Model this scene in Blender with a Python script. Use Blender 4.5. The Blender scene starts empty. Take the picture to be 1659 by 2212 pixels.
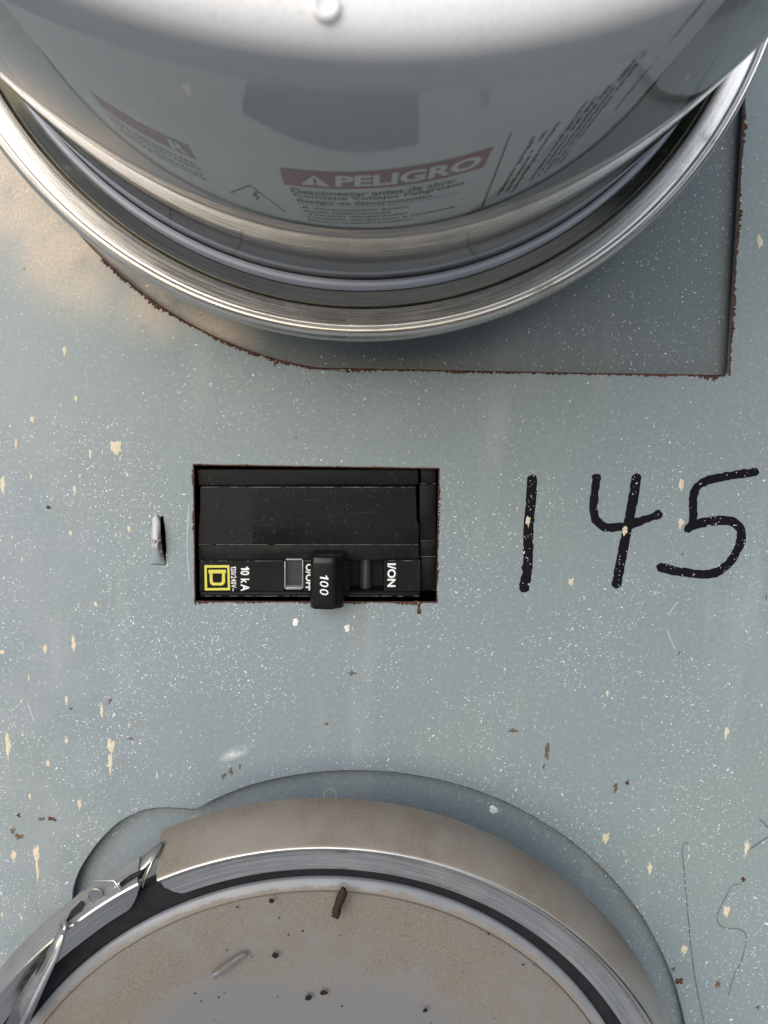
import bpy, bmesh, math, random
from mathutils import Vector, noise

# ------------------------------------------------------------------ camera, sky, sun, exposure
S = 0.001                                   # everything below is written in millimetres
rnd = random.Random(7)
scene = bpy.context.scene
COL = scene.collection

PITCH, YAW, ROLL, DIST = math.radians(6.09), math.radians(2.41), math.radians(0.82), 205.0
FPX, PCX, PCY, PW, PH = 1662.0, 829.5, 1106.0, 1659.0, 2212.0
cd = Vector((math.sin(YAW) * math.cos(PITCH), math.cos(YAW) * math.cos(PITCH), -math.sin(PITCH)))
cr = cd.cross(Vector((0, 0, 1))).normalized()
cu = cr.cross(cd)
CR = cr * math.cos(ROLL) + cu * math.sin(ROLL)
CU = -cr * math.sin(ROLL) + cu * math.cos(ROLL)
CAM = -cd * DIST
cam = bpy.data.cameras.new("camera")
cam.sensor_width = 36.0
cam.lens = 36.0 * FPX / PH
cam.clip_start, cam.clip_end = 0.004, 500.0
cam.dof.use_dof = True
cam.dof.focus_distance = 0.190
cam.dof.aperture_fstop = 34.0
co = bpy.data.objects.new("camera", cam)
COL.objects.link(co)
from mathutils import Matrix
m3 = Matrix((CR, CU, -cd)).transposed()
co.matrix_world = Matrix.Translation(CAM * S) @ m3.to_4x4()
scene.camera = co

SUN_EL, SUN_AZ = math.radians(22), math.radians(-23)      # azimuth from the wall's normal, minus = from the left
sun_dir = Vector((math.sin(SUN_AZ) * math.cos(SUN_EL), -math.cos(SUN_AZ) * math.cos(SUN_EL), math.sin(SUN_EL)))
w = bpy.data.worlds.new("World")
scene.world = w
w.use_nodes = True
nt = w.node_tree
sky = nt.nodes.new("ShaderNodeTexSky")
sky.sky_type = 'NISHITA'
sky.sun_disc = False
sky.sun_elevation = SUN_EL
sky.sun_rotation = math.atan2(sun_dir.x, sun_dir.y)
sky.air_density, sky.dust_density, sky.ozone_density = 1.0, 0.9, 1.8
bg = nt.nodes["Background"]
bg.inputs["Strength"].default_value = 0.12
nt.links.new(sky.outputs[0], bg.inputs[0])
sl = bpy.data.lights.new("sun", 'SUN')
sl.energy = 1.5
sl.angle = math.radians(68)
sl.color = (1.0, 0.985, 0.965)
so = bpy.data.objects.new("sun", sl)
so.rotation_euler = (-sun_dir).to_track_quat('-Z', 'Y').to_euler()
COL.objects.link(so)
scene.view_settings.view_transform = 'Standard'
scene.view_settings.look = 'None'
scene.view_settings.exposure = 0.8
scene.view_settings.gamma = 1.0
scene.cycles.max_bounces = 12
scene.cycles.transparent_max_bounces = 16


# ------------------------------------------------------------------ helpers
def at(px, py, h=0.0):
    """point (mm) seen at photo position px,py lying h mm in front of the sheet"""
    ray = cd + CR * ((px - PCX) / FPX) - CU * ((py - PCY) / FPX)
    t = (-h - CAM.y) / ray.y
    return CAM + ray * t


def xz(px, py, h=0.0):
    p = at(px, py, h)
    return (p.x, p.z)


def tag(o, label=None, cat=None, group=None, kind=None):
    if label: o['label'] = label
    if cat: o['category'] = cat
    if group: o['group'] = group
    if kind: o['kind'] = kind
    return o


def empty(name, loc, label, cat, group=None):
    o = bpy.data.objects.new(name, None)
    o.empty_display_size = 0.01
    o.location = Vector(loc) * S
    COL.objects.link(o)
    return tag(o, label, cat, group)


def link(name, me, mat, parent=None, smooth=None):
    if smooth is not None:
        me.polygons.foreach_set("use_smooth", [True] * len(me.polygons))
        me.set_sharp_from_angle(angle=math.radians(smooth))
    if mat: me.materials.append(mat)
    o = bpy.data.objects.new(name, me)
    COL.objects.link(o)
    if parent:
        o.parent = parent
        pw = Vector((0, 0, 0))
        q = parent
        while q:
            pw += q.location
            q = q.parent
        o.location = -pw
    return o


def mesh(name, verts, faces, mat, parent=None, smooth=None, uvs=None):
    me = bpy.data.meshes.new(name)
    me.from_pydata([tuple(Vector(v) * S) for v in verts], [], faces)
    if uvs:
        ul = me.uv_layers.new(name="UVMap")
        for lp in me.loops:
            ul.data[lp.index].uv = uvs[lp.vertex_index]
    me.validate()
    bm = bmesh.new(); bm.from_mesh(me)
    bmesh.ops.recalc_face_normals(bm, faces=bm.faces)
    bm.to_mesh(me); bm.free()
    return link(name, me, mat, parent, smooth)


def from_bm(name, bm, mat, parent=None, smooth=None):
    bmesh.ops.recalc_face_normals(bm, faces=bm.faces)
    for v in bm.verts: v.co *= S
    me = bpy.data.meshes.new(name)
    bm.to_mesh(me); bm.free()
    return link(name, me, mat, parent, smooth)


def add_prism(bm, pts, y0, y1, bev=0.0, seg=2):
    """outline of (x,z) extruded along y from y0 (front) to y1 (back); front edges bevelled"""
    f = [bm.verts.new((x, y0, z)) for x, z in pts]
    b = [bm.verts.new((x, y1, z)) for x, z in pts]
    n = len(pts)
    top = bm.faces.new(f)
    bm.faces.new(list(reversed(b)))
    for i in range(n):
        bm.faces.new((f[i], b[i], b[(i + 1) % n], f[(i + 1) % n]))
    if bev > 0:
        es = list(top.edges)
        bmesh.ops.bevel(bm, geom=es, offset=bev, segments=seg, affect='EDGES', profile=0.5)


def prism(name, pts, y0, y1, mat, parent, bev=0.0, seg=2, smooth=30):
    bm = bmesh.new()
    add_prism(bm, pts, y0, y1, bev, seg)
    return from_bm(name, bm, mat, parent, smooth)


def rect(x0, x1, z0, z1): return [(x0, z0), (x1, z0), (x1, z1), (x0, z1)]


def lathe(name, prof, c, mat, parent=None, n=256, a0=0.0, a1=360.0, close_prof=False, smooth=35, wob=None):
    """(r,h) profile turned about the axis through c=(x,z) that points out of the wall; angle 0 is straight down"""
    full = abs(a1 - a0) >= 359.9
    k = n if full else n + 1
    verts, uvs, faces = [], [], []
    m = len(prof)
    s = [0]
    for i in range(1, m): s.append(s[-1] + math.dist(prof[i], prof[i - 1]))
    for j in range(k):
        a = math.radians(a0 + (a1 - a0) * j / n)
        for i, (r, h) in enumerate(prof):
            if wob:
                r, h = wob(r, h, a)
            verts.append((c[0] + r * math.sin(a), -h, c[1] - r * math.cos(a)))
            uvs.append((a * 0.09, s[i] * S))
    mm = m if close_prof else m - 1
    for j in range(n):
        j2 = (j + 1) % k if full else j + 1
        for i in range(mm):
            i2 = (i + 1) % m
            faces.append((j * m + i, j * m + i2, j2 * m + i2, j2 * m + i))
    if close_prof and not full:
        faces.append(tuple(range(m)))
        faces.append(tuple(reversed(range(n * m, n * m + m))))
    return mesh(name, verts, faces, mat, parent, smooth, uvs)


def spline(pts, step=1.0):
    """Catmull-Rom through 2-D points"""
    out = []
    P = [pts[0]] + list(pts) + [pts[-1]]
    for i in range(1, len(P) - 2):
        p0, p1, p2, p3 = [Vector(q) for q in P[i - 1:i + 3]]
        k = max(2, int((p2 - p1).length / step))
        for j in range(k):
            t = j / k
            out.append(0.5 * ((2 * p1) + (p2 - p0) * t + (2 * p0 - 5 * p1 + 4 * p2 - p3) * t * t
                              + (3 * p1 - p0 - 3 * p2 + p3) * t ** 3))
    out.append(Vector(pts[-1]))
    return out


def ribbon(name, pts, width, y, mat, parent, jit=0.12, step=0.35, taper=0.0):
    """a flat hand-drawn stroke on the sheet with rounded ends and uneven edges"""
    P = spline(pts, step)
    n = len(P)
    L, R = [], []
    sd = rnd.random() * 99
    for i, p in enumerate(P):
        t = (P[min(i + 1, n - 1)] - P[max(i - 1, 0)]).normalized()
        nn = Vector((-t.y, t.x))
        wv = width * 0.5 * (1 + jit * noise.noise((i * 0.25, sd, 0)) * 1.6)
        wv2 = width * 0.5 * (1 + jit * noise.noise((i * 0.25, sd, 9)) * 1.6)
        if taper: 
            f = 1 - taper * i / n
            wv *= f; wv2 *= f
        L.append(p + nn * wv); R.append(p - nn * wv2)
    t0 = (P[0] - P[1]).normalized(); t1 = (P[-1] - P[-2]).normalized()
    verts = [(v.x, y, v.y) for v in L] + [(v.x, y, v.y) for v in R]
    faces = [(i, i + 1, n + i + 1, n + i) for i in range(n - 1)]
    for c, tt, a, b in ((P[0], t0, 0, n), (P[-1], t1, n - 1, 2 * n - 1)):
        va = Vector((verts[a][0], verts[a][2])) - c
        r = va.length
        s0 = len(verts)
        ang0 = math.atan2(va.y, va.x)
        side = 1 if (Vector((math.cos(ang0 + .1), math.sin(ang0 + .1))).dot(tt) > 0) else -1
        ring = [a]
        for k in range(1, 8):
            an = ang0 + side * math.pi * k / 8
            q = c + Vector((math.cos(an), math.sin(an))) * r * (1 + rnd.uniform(-.12, .12))
            ring.append(len(verts)); verts.append((q.x, y, q.y))
        ring.append(b)
        faces.append(tuple(ring))
    return mesh(name, verts, faces, mat, parent)


def blotch(cx, cz, rx, rz, n=14, rough=0.35, rot=0.0):
    sd = rnd.random() * 100
    out = []
    for k in range(n):
        a = 2 * math.pi * k / n
        f = max(.25, 1 + rough * (noise.noise((math.cos(a) * 1.6, math.sin(a) * 1.6, sd)) * 1.5 + rnd.uniform(-.16, .16)))
        x, z = rx * f * math.cos(a), rz * f * math.sin(a)
        out.append((cx + x * math.cos(rot) - z * math.sin(rot), cz + x * math.sin(rot) + z * math.cos(rot)))
    return out


def patch(name, pts, y, mat, parent, thick=0.03):
    """an irregular chip or blob of paint/rust with a slightly domed face"""
    n = len(pts)
    cx = sum(p[0] for p in pts) / n; cz = sum(p[1] for p in pts) / n
    verts = [(x, y, z) for x, z in pts]
    verts += [(cx + (x - cx) * .75, y - thick, cz + (z - cz) * .75) for x, z in pts]
    verts.append((cx, y - thick * 1.2, cz))
    faces = [(i, (i + 1) % n, n + (i + 1) % n, n + i) for i in range(n)]
    faces += [(n + i, n + (i + 1) % n, 2 * n) for i in range(n)]
    return mesh(name, verts, faces, mat, parent, 60)


def text_verts(body, bold=0.0, space=1.0, gap=.075):
    if '1' in body: return spaced_verts(body, bold, gap)
    return norm_verts(*raw_verts(body, bold, space))


def norm_verts(V, F):
    x0 = min(v[0] for v in V); x1 = max(v[0] for v in V); y0 = min(v[1] for v in V); y1 = max(v[1] for v in V)
    return [((x - x0) / (x1 - x0), (y - y0) / (y1 - y0)) for x, y in V], F


def spaced_verts(body, bold, gap=.075):
    """set letter by letter, with a figure 1 that has a flag"""
    H = max(v[1] for v in raw_verts("0", bold)[0])
    V, F, x = [], [], 0.0
    for ch in body:
        if ch == ' ': x += .28; continue
        if ch == '1':
            t = .13 + bold * 2
            g = [(.16, 0), (.16 + t, 0), (.16 + t, H), (.19, H), (.13, H * .87), (.0, H * .80), (.0, H * .80 - t * .85), (.16, H * .80 - t * .55)]
            f = [tuple(range(8))]
        else:
            g, f = raw_verts(ch, bold)
        x0 = min(p[0] for p in g); x1 = max(p[0] for p in g)
        s0 = len(V)
        V += [(p[0] - x0 + x, p[1]) for p in g]
        F += [tuple(i + s0 for i in q) for q in f]
        x += x1 - x0 + gap
    return norm_verts(V, F)


def raw_verts(body, bold=0.0, space=1.0):
    cu_ = bpy.data.curves.new("lettering", 'FONT')
    cu_.body = body; cu_.size = 1.0; cu_.offset = bold; cu_.resolution_u = 3; cu_.space_character = space
    o = bpy.data.objects.new("lettering", cu_)
    COL.objects.link(o)
    dg = bpy.context.evaluated_depsgraph_get()
    me = bpy.data.meshes.new_from_object(o.evaluated_get(dg))
    V = [(v.co.x, v.co.y) for v in me.vertices]
    F = [tuple(p.vertices) for p in me.polygons]
    bpy.data.objects.remove(o); bpy.data.curves.remove(cu_); bpy.data.meshes.remove(me)
    return V, F


def text_down(name, body, x0, x1, z0, z1, y, mat, parent, bold=0.0, lean=0.0, space=1.0, gap=.075):
    """lettering that reads downwards: line runs from z0 (top) to z1, letter tops at x1"""
    V, F = text_verts(body, bold, space, gap)
    verts = [(x0 + (x1 - x0) * v, y, z0 + (z1 - z0) * u + lean * v) for u, v in V]
    return mesh(name, verts, F, mat, parent)


def curve_sheet(name, loops, y_front, thick, mat, parent, bev=0.0):
    """flat plate with holes; loops of (x,z), first is the outline"""
    c = bpy.data.curves.new(name, 'CURVE')
    c.dimensions = '2D'; c.fill_mode = 'BOTH'
    c.extrude = (thick / 2 - bev) * S
    c.bevel_depth = bev * S; c.bevel_resolution = 1
    c.offset = -bev * S
    for lp in loops:
        sp = c.splines.new('POLY')
        sp.points.add(len(lp) - 1)
        for p, (x, z) in zip(sp.points, lp): p.co = (x * S, z * S, 0, 1)
        sp.use_cyclic_u = True
    o = bpy.data.objects.new(name, c); COL.objects.link(o)
    dg = bpy.context.evaluated_depsgraph_get()
    me = bpy.data.meshes.new_from_object(o.evaluated_get(dg))
    bpy.data.objects.remove(o); bpy.data.curves.remove(c)
    for v in me.vertices:
        x, yy, zz = v.co
        v.co = (x, (y_front + thick / 2) * S - zz, yy)
    bm = bmesh.new(); bm.from_mesh(me)
    bmesh.ops.recalc_face_normals(bm, faces=bm.faces)
    bm.to_mesh(me); bm.free()
    me.materials.clear()
    return link(name, me, mat, parent)


def tube(name, pts, r, mat, parent=None, n=10):
    """round wire through 3-D points"""
    P = []
    Q = [Vector(p) for p in pts]
    Q = [Q[0]] + Q + [Q[-1]]
    for i in range(1, len(Q) - 2):
        for j in range(8):
            t = j / 8
            p0, p1, p2, p3 = Q[i - 1:i + 3]
            P.append(0.5 * ((2 * p1) + (p2 - p0) * t + (2 * p0 - 5 * p1 + 4 * p2 - p3) * t * t + (3 * p1 - p0 - 3 * p2 + p3) * t ** 3))
    P.append(Q[-1])
    verts, faces = [], []
    k = len(P)
    for i, p in enumerate(P):
        t = (P[min(i + 1, k - 1)] - P[max(i - 1, 0)]).normalized()
        a = t.cross(Vector((0.3, 1, 0.2))).normalized(); b = t.cross(a)
        for j in range(n):
            an = 2 * math.pi * j / n
            verts.append(p + a * r * math.cos(an) + b * r * math.sin(an))
    for i in range(k - 1):
        for j in range(n):
            faces.append((i * n + j, i * n + (j + 1) % n, (i + 1) * n + (j + 1) % n, (i + 1) * n + j))
    faces.append(tuple(range(n))); faces.append(tuple(range((k - 1) * n, k * n)))
    return mesh(name, verts, faces, mat, parent, 50)


# ------------------------------------------------------------------ materials
class N:
    """tiny node builder"""
    def __init__(s, name):
        s.m = bpy.data.materials.new(name); s.m.use_nodes = True
        s.t = s.m.node_tree
        s.b = s.t.nodes["Principled BSDF"]
        s.out = s.t.nodes["Material Output"]
        s.tc = s.t.nodes.new("ShaderNodeTexCoord")
    def n(s, typ, **kw):
        nd = s.t.nodes.new(typ)
        for k, v in kw.items(): setattr(nd, k, v)
        return nd
    def l(s, a, b): s.t.links.new(a, b)
    def setv(s, sock, v):
        if hasattr(v, 'default_value') or hasattr(v, 'links'): s.l(v, sock)
        else: sock.default_value = v
    def coord(s, kind="Object", scale=(1, 1, 1), loc=(0, 0, 0)):
        mp = s.n("ShaderNodeMapping")
        mp.inputs["Scale"].default_value = scale; mp.inputs["Location"].default_value = loc
        s.l(s.tc.outputs[kind], mp.inputs[0]); return mp.outputs[0]
    def noise(s, scale, detail=4, rough=.55, vec=None, dist=0.0):
        nd = s.n("ShaderNodeTexNoise")
        nd.inputs["Scale"].default_value = scale; nd.inputs["Detail"].default_value = detail
        nd.inputs["Roughness"].default_value = rough; nd.inputs["Distortion"].default_value = dist
        s.l(vec if vec is not None else s.coord(), nd.inputs["Vector"]); return nd.outputs[0]
    def ramp(s, fac, a, b, lo=0.0, hi=1.0):
        nd = s.n("ShaderNodeMapRange"); nd.interpolation_type = 'SMOOTHSTEP'
        s.l(fac, nd.inputs[0])
        for i, v in zip((1, 2, 3, 4), (a, b, lo, hi)): nd.inputs[i].default_value = v
        return nd.outputs[0]
    def mix(s, fac, a, b):
        nd = s.n("ShaderNodeMix"); nd.data_type = 'RGBA'
        s.setv(nd.inputs[0], fac); 
        for sk, v in ((nd.inputs[6], a), (nd.inputs[7], b)):
            if isinstance(v, tuple): sk.default_value = (*v, 1) if len(v) == 3 else v
            else: s.l(v, sk)
        return nd.outputs[2]
    def math(s, op, a, b=0.0, c=None):
        nd = s.n("ShaderNodeMath"); nd.operation = op
        s.setv(nd.inputs[0], a); s.setv(nd.inputs[1], b)
        if c is not None: s.setv(nd.inputs[2], c)
        return nd.outputs[0]
    def bump(s, h, strength=.2, dist=0.0002):
        nd = s.n("ShaderNodeBump")
        nd.inputs["Strength"].default_value = strength; nd.inputs["Distance"].default_value = dist
        s.l(h, nd.inputs["Height"]); s.l(nd.outputs[0], s.b.inputs["Normal"]); return nd.outputs[0]
    def xyz(s):
        nd = s.n("ShaderNodeSeparateXYZ"); s.l(s.tc.outputs["Object"], nd.inputs[0]); return nd.outputs
    def base(s, v): s.setv(s.b.inputs["Base Color"], (*v, 1) if isinstance(v, tuple) else v)
    def p(s, **kw):
        for k, v in kw.items(): s.setv(s.b.inputs[k.replace('_', ' ')], v)
        return s
    def ell(s, cx, cz, rx, rz, rot=0.0, soft=.5):
        """1 inside a soft ellipse (mm, wall plane), 0 outside"""
        mp = s.n("ShaderNodeMapping"); mp.vector_type = 'TEXTURE'
        mp.inputs["Location"].default_value = (cx * S, 0, cz * S)
        mp.inputs["Rotation"].default_value = (0, rot, 0)
        mp.inputs["Scale"].default_value = (rx * S, 1e3, rz * S)
        s.l(s.tc.outputs["Object"], mp.inputs[0])
        ln = s.n("ShaderNodeVectorMath"); ln.operation = 'LENGTH'
        s.l(mp.outputs[0], ln.inputs[0])
        return s.ramp(ln.outputs["Value"], 1.0, soft, 0.0, 1.0)


def simple(name, col, rough=.5, metal=0.0, var=.15, scale=300, spec=.5):
    k = N(name)
    k.b.inputs['Specular IOR Level'].default_value = spec
    n_ = k.noise(scale, 3)
    lo = tuple(c * (1 - var) for c in col); hi = tuple(min(1, c * (1 + var)) for c in col)
    k.base(k.mix(n_, lo, hi)); k.p(Roughness=rough, Metallic=metal)
    return k.m


def paint_material(name="panel_paint", tone=1.0):
    k = N(name)
    big = k.noise(13, 3, .5)
    mid = k.noise(60, 4, .6)
    x, y, z = k.xyz()
    c = k.mix(k.ramp(big, .40, .60), (.214, .254, .249), (.207, .246, .258))
    # chalky, slightly pinkish weathering towards the left edge
    wl = k.math('MULTIPLY', k.ramp(x, -.045, -.105), k.ramp(mid, .3, .7))
    c = k.mix(k.math('MULTIPLY', wl, .45), c, (.34, .335, .35))
    # fine mottling
    fine = k.noise(900, 3, .7)
    c = k.mix(k.math('MULTIPLY', k.ramp(fine, .50, .72), .35), c, (.42, .45, .45))
    c = k.mix(k.math('MULTIPLY', k.ramp(mid, .55, .8), .25), c, (.22, .27, .27))
    stn = k.math('MULTIPLY', k.ramp(k.noise(28, 6, .68, None, .7), .54, .72), k.ramp(k.noise(9, 2, .5), .42, .62))
    c = k.mix(k.math('MULTIPLY', stn, .5), c, (.20, .225, .215))
    hz = k.ramp(k.noise(1.0, 4, .6, k.coord("Object", (55, 55, 12))), .55, .75)
    c = k.mix(k.math('MULTIPLY', hz, .28), c, (.37, .385, .37))
    # warm light thrown off the upper ring, painted in as grainy beige
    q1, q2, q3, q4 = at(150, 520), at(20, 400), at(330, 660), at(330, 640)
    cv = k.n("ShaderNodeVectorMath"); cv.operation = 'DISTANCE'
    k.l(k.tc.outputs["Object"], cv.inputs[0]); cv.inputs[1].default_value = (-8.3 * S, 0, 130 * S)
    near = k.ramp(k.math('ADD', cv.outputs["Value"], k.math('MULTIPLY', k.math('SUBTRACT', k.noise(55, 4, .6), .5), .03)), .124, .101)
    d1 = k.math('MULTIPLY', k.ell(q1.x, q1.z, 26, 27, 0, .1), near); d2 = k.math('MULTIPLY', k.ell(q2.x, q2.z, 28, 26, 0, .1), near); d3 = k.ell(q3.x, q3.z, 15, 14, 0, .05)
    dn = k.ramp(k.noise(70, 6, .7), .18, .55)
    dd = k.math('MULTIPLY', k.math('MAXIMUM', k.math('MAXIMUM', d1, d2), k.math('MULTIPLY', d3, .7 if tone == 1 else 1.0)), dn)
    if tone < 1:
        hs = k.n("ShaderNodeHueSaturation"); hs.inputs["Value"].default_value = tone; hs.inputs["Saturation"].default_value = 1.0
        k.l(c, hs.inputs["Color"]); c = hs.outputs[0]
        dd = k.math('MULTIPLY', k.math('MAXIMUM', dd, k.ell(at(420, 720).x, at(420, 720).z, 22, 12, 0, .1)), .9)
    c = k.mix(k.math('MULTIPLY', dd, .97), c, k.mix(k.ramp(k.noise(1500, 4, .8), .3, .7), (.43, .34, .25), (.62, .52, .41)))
    # pale patch above the lower opening
    sc = k.math('MULTIPLY', k.ell(-39.5, -66.5, 6.5, 2.2, math.radians(-25), .05), k.ramp(k.noise(300, 4, .7), .3, .6))
    c = k.mix(k.math('MULTIPLY', sc, .7), c, (.66, .68, .68))
    # dark pinholes where the paint has broken
    sp = k.noise(420, 2, .5)
    sp2 = k.noise(40, 2, .5)
    pin = k.math('MULTIPLY', k.ramp(sp, .735, .77), k.ramp(sp2, .5, .6))
    c = k.mix(pin, c, (.07, .05, .04))
    k.base(c)
    k.p(Roughness=k.ramp(mid, .2, .8, .42, .62) if tone == 1 else .4)
    k.b.inputs["Specular IOR Level"].default_value = .4
    hh = k.math('ADD', k.math('MULTIPLY', fine, .6), k.math('MULTIPLY', k.noise(250, 3), .8))
    hh = k.math('ADD', hh, k.math('MULTIPLY', k.math('MULTIPLY', dd, k.noise(320, 5, .7)), 4.0))
    k.bump(hh, .25, .00012)
    return k.m


def rust_material():
    k = N("rust")
    n_ = k.noise(900, 4, .7)
    k.base(k.mix(k.ramp(n_, .35, .65), (.022, .010, .008), (.12, .046, .025)))
    k.p(Roughness=.9); k.bump(n_, .6, .0003)
    return k.m


def ring_material(name, dust=0.0, col=(.70, .675, .64), rough=(.14, .30), met=1.0):
    k = N(name)
    streak = k.noise(1.0, 5, .65, k.coord("UV", (18, 5200, 1)))
    streak2 = k.noise(1.0, 3, .6, k.coord("UV", (60, 1500, 1)))
    blot = k.noise(90, 5, .65)
    st = k.math('ADD', k.math('MULTIPLY', streak, .6), k.math('MULTIPLY', streak2, .4))
    c = k.mix(k.ramp(st, .3, .7), tuple(v * .52 for v in col), col)
    grime = k.ramp(blot, .52, .75)
    c = k.mix(k.math('MULTIPLY', grime, .45), c, (.26, .24, .20))
    r = k.math('ADD', k.ramp(st, .3, .7, rough[0], rough[1]), k.math('MULTIPLY', grime, .22))
    metal = met
    hgt = st
    if dust > 0:
        geo = k.n("ShaderNodeNewGeometry")
        sep = k.n("ShaderNodeSeparateXYZ"); k.l(geo.outputs["Normal"], sep.inputs[0])
        up = k.ramp(sep.outputs[2], .28, .66)
        gr = k.noise(2200, 4, .75)
        gr2 = k.noise(70, 4, .6)
        du = k.math('MULTIPLY', up, k.ramp(k.math('ADD', k.math('MULTIPLY', gr, .45), k.math('MULTIPLY', gr2, .75)), .30, .50))
        film = k.math('MULTIPLY', k.ramp(gr2, .4, .75, .0, .16), dust)
        du = k.math('MULTIPLY', k.math('MAXIMUM', du, film), dust)
        speck = k.mix(k.ramp(k.noise(4200, 3, .8), .3, .7), (.095, .074, .054), (.285, .233, .175))
        speck = k.mix(k.ramp(k.noise(60, 4, .6), .35, .7), speck, (.235, .205, .17))
        c = k.mix(du, c, speck)
        metal = k.math('SUBTRACT', 1.0, du)
        r = k.math('MAXIMUM', r, k.math('MULTIPLY', du, .95))
        hgt = k.math('ADD', st, k.math('MULTIPLY', k.math('MULTIPLY', du, k.noise(3200, 3, .8)), 5.0))
    k.base(c)
    k.p(Roughness=r, Metallic=metal)
    k.bump(hgt, .22, .00012)
    return k.m


def clear_material():
    """clear weathered polycarbonate: see-through walls, frosted on its front face"""
    k = N("clear_cover")
    x, y, z = k.xyz()
    tr = k.n("ShaderNodeBsdfTransparent"); tr.inputs[0].default_value = (.93, .935, .93, 1)
    gl = k.n("ShaderNodeBsdfGlossy"); gl.inputs["Roughness"].default_value = .035
    gl.inputs[0].default_value = (.95, .95, .95, 1)
    fr = k.n("ShaderNodeFresnel"); fr.inputs[0].default_value = 1.41
    mx = k.n("ShaderNodeMixShader")
    k.l(fr.outputs[0], mx.inputs[0]); k.l(tr.outputs[0], mx.inputs[1]); k.l(gl.outputs[0], mx.inputs[2])
    frost = k.n("ShaderNodeBsdfPrincipled")
    frost.inputs["Base Color"].default_value = (.74, .73, .725, 1)
    frost.inputs["Roughness"].default_value = .38
    grain = k.noise(2600, 2, .7)
    bp = k.n("ShaderNodeBump"); bp.inputs["Strength"].default_value = .15; bp.inputs["Distance"].default_value = .0001
    k.l(grain, bp.inputs["Height"]); k.l(bp.outputs[0], frost.inputs["Normal"])
    f1 = k.ramp(y, -.1323, -.1351)                                   # the face that meets the weather
    film = k.math('MULTIPLY', k.ramp(k.noise(45, 4, .6), .3, .75, .03, .08), 1.0)
    f2 = k.math('MULTIPLY', f1, k.ramp(grain, .25, .6, .86, 1.0))
    ff = k.math('MAXIMUM', film, f2)
    m2 = k.n("ShaderNodeMixShader")
    k.l(ff, m2.inputs[0]); k.l(mx.outputs[0], m2.inputs[1]); k.l(frost.outputs[0], m2.inputs[2])
    k.l(m2.outputs[0], k.out.inputs[0])
    return k.m


def disc_material(c):
    k = N("dusty_disc")
    mp = k.coord("Object", (1, 1, 1), (-c[0] * S, 0, -c[1] * S))
    sep = k.n("ShaderNodeSeparateXYZ"); k.l(mp, sep.inputs[0])
    r = k.math('SQRT', k.math('ADD', k.math('MULTIPLY', sep.outputs[0], sep.outputs[0]), k.math('MULTIPLY', sep.outputs[2], sep.outputs[2])))
    big = k.noise(22, 4, .6, None, .6)
    grain = k.noise(2600, 4, .8)
    edge = k.math('ADD', k.ramp(r, .036, .076), k.math('MULTIPLY', k.math('SUBTRACT', k.noise(26, 7, .7, None, .8), .5), 1.9))
    du = k.ramp(edge, .30, .95)
    dust = k.mix(k.ramp(k.noise(4200, 3, .8), .3, .7), (.095, .077, .059), (.245, .207, .162))
    dust = k.mix(k.ramp(k.noise(48, 5, .65), .48, .72), dust, (.175, .163, .147))
    dust = k.mix(k.math('MULTIPLY', k.ramp(k.noise(2300, 3, .8), .60, .70), .7), dust, (.06, .045, .035))
    clean = k.mix(big, (.125, .125, .127), (.162, .162, .163))
    dm = k.math('MULTIPLY', du, k.ramp(grain, .28, .60, .45, 1.0))
    c_ = k.mix(dm, clean, dust)
    dk = k.ramp(k.noise(1300, 4, .8), .70, .76)
    c_ = k.mix(k.math('MULTIPLY', dk, k.ramp(k.noise(60, 2), .45, .6)), c_, (.05, .035, .03))
    k.base(c_)
    k.p(Roughness=k.ramp(du, 0, 1, .42, .9))
    k.bump(k.math('MULTIPLY', grain, k.ramp(du, 0, 1, .15, 1)), .5, .0003)
    return k.m


def black_plastic():
    k = N("black_plastic")
    n1 = k.noise(70, 4, .6); n2 = k.noise(700, 3, .7)
    c = k.mix(k.ramp(n1, .3, .75), (.006, .006, .006), (.013, .0128, .0125))
    c = k.mix(k.math('MULTIPLY', k.ramp(n2, .58, .75), .35), c, (.06, .057, .055))
    scr = k.noise(1.0, 3, .6, k.coord("Object", (120, 120, 3500)))
    c = k.mix(k.math('MULTIPLY', k.ramp(scr, .62, .75), .2), c, (.10, .10, .10))
    k.base(c)
    k.p(Roughness=k.ramp(n1, .3, .7, .36, .55)); k.b.inputs['Specular IOR Level'].default_value = .1
    k.bump(n2, .15, .0001)
    return k.m


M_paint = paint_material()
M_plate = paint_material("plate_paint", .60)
M_rust = rust_material()
M_ring = ring_material("polished_ring", col=(.70, .66, .61), rough=(.16, .38), met=.88)
M_ring2 = ring_material("dusty_ring", dust=1.0)
M_latch = ring_material("latch_metal", dust=.35, col=(.58, .56, .54))
M_clear = clear_material()
M_black = black_plastic()
M_gloss = simple("handle_black", (.006, .006, .006), .24, spec=.3)
M_dark = simple("box_interior", (.012, .011, .010), .8)
M_rubber = simple("gasket_rubber", (.014, .014, .016), .55, var=.6, spec=.15)
M_ink = simple("marker_ink", (.007, .006, .008), .55, var=.6, scale=700, spec=.08)
M_pencil = simple("pencil_line", (.10, .115, .12), .7, var=.4, scale=500)
M_white = simple("white_print", (.78, .78, .76), .5, var=.06)
M_yellow = simple("yellow_print", (.58, .53, .07), .5, var=.08)
M_speck = simple("white_paint_specks", (.72, .745, .745), .6, var=.2, scale=1200)
M_fleck = simple("cream_paint", (.60, .51, .37), .65, var=.34, scale=1500)
M_blob = simple("plaster_white", (.76, .73, .71), .75, var=.12, scale=1500)
M_body = simple("meter_body_grey", (.66, .655, .64), .5, var=.06, scale=60)
M_base = simple("meter_base_grey", (.20, .20, .20), .5)
M_collar = simple("collar_grey", (.46, .455, .45), .5, var=.05, scale=60)
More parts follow.
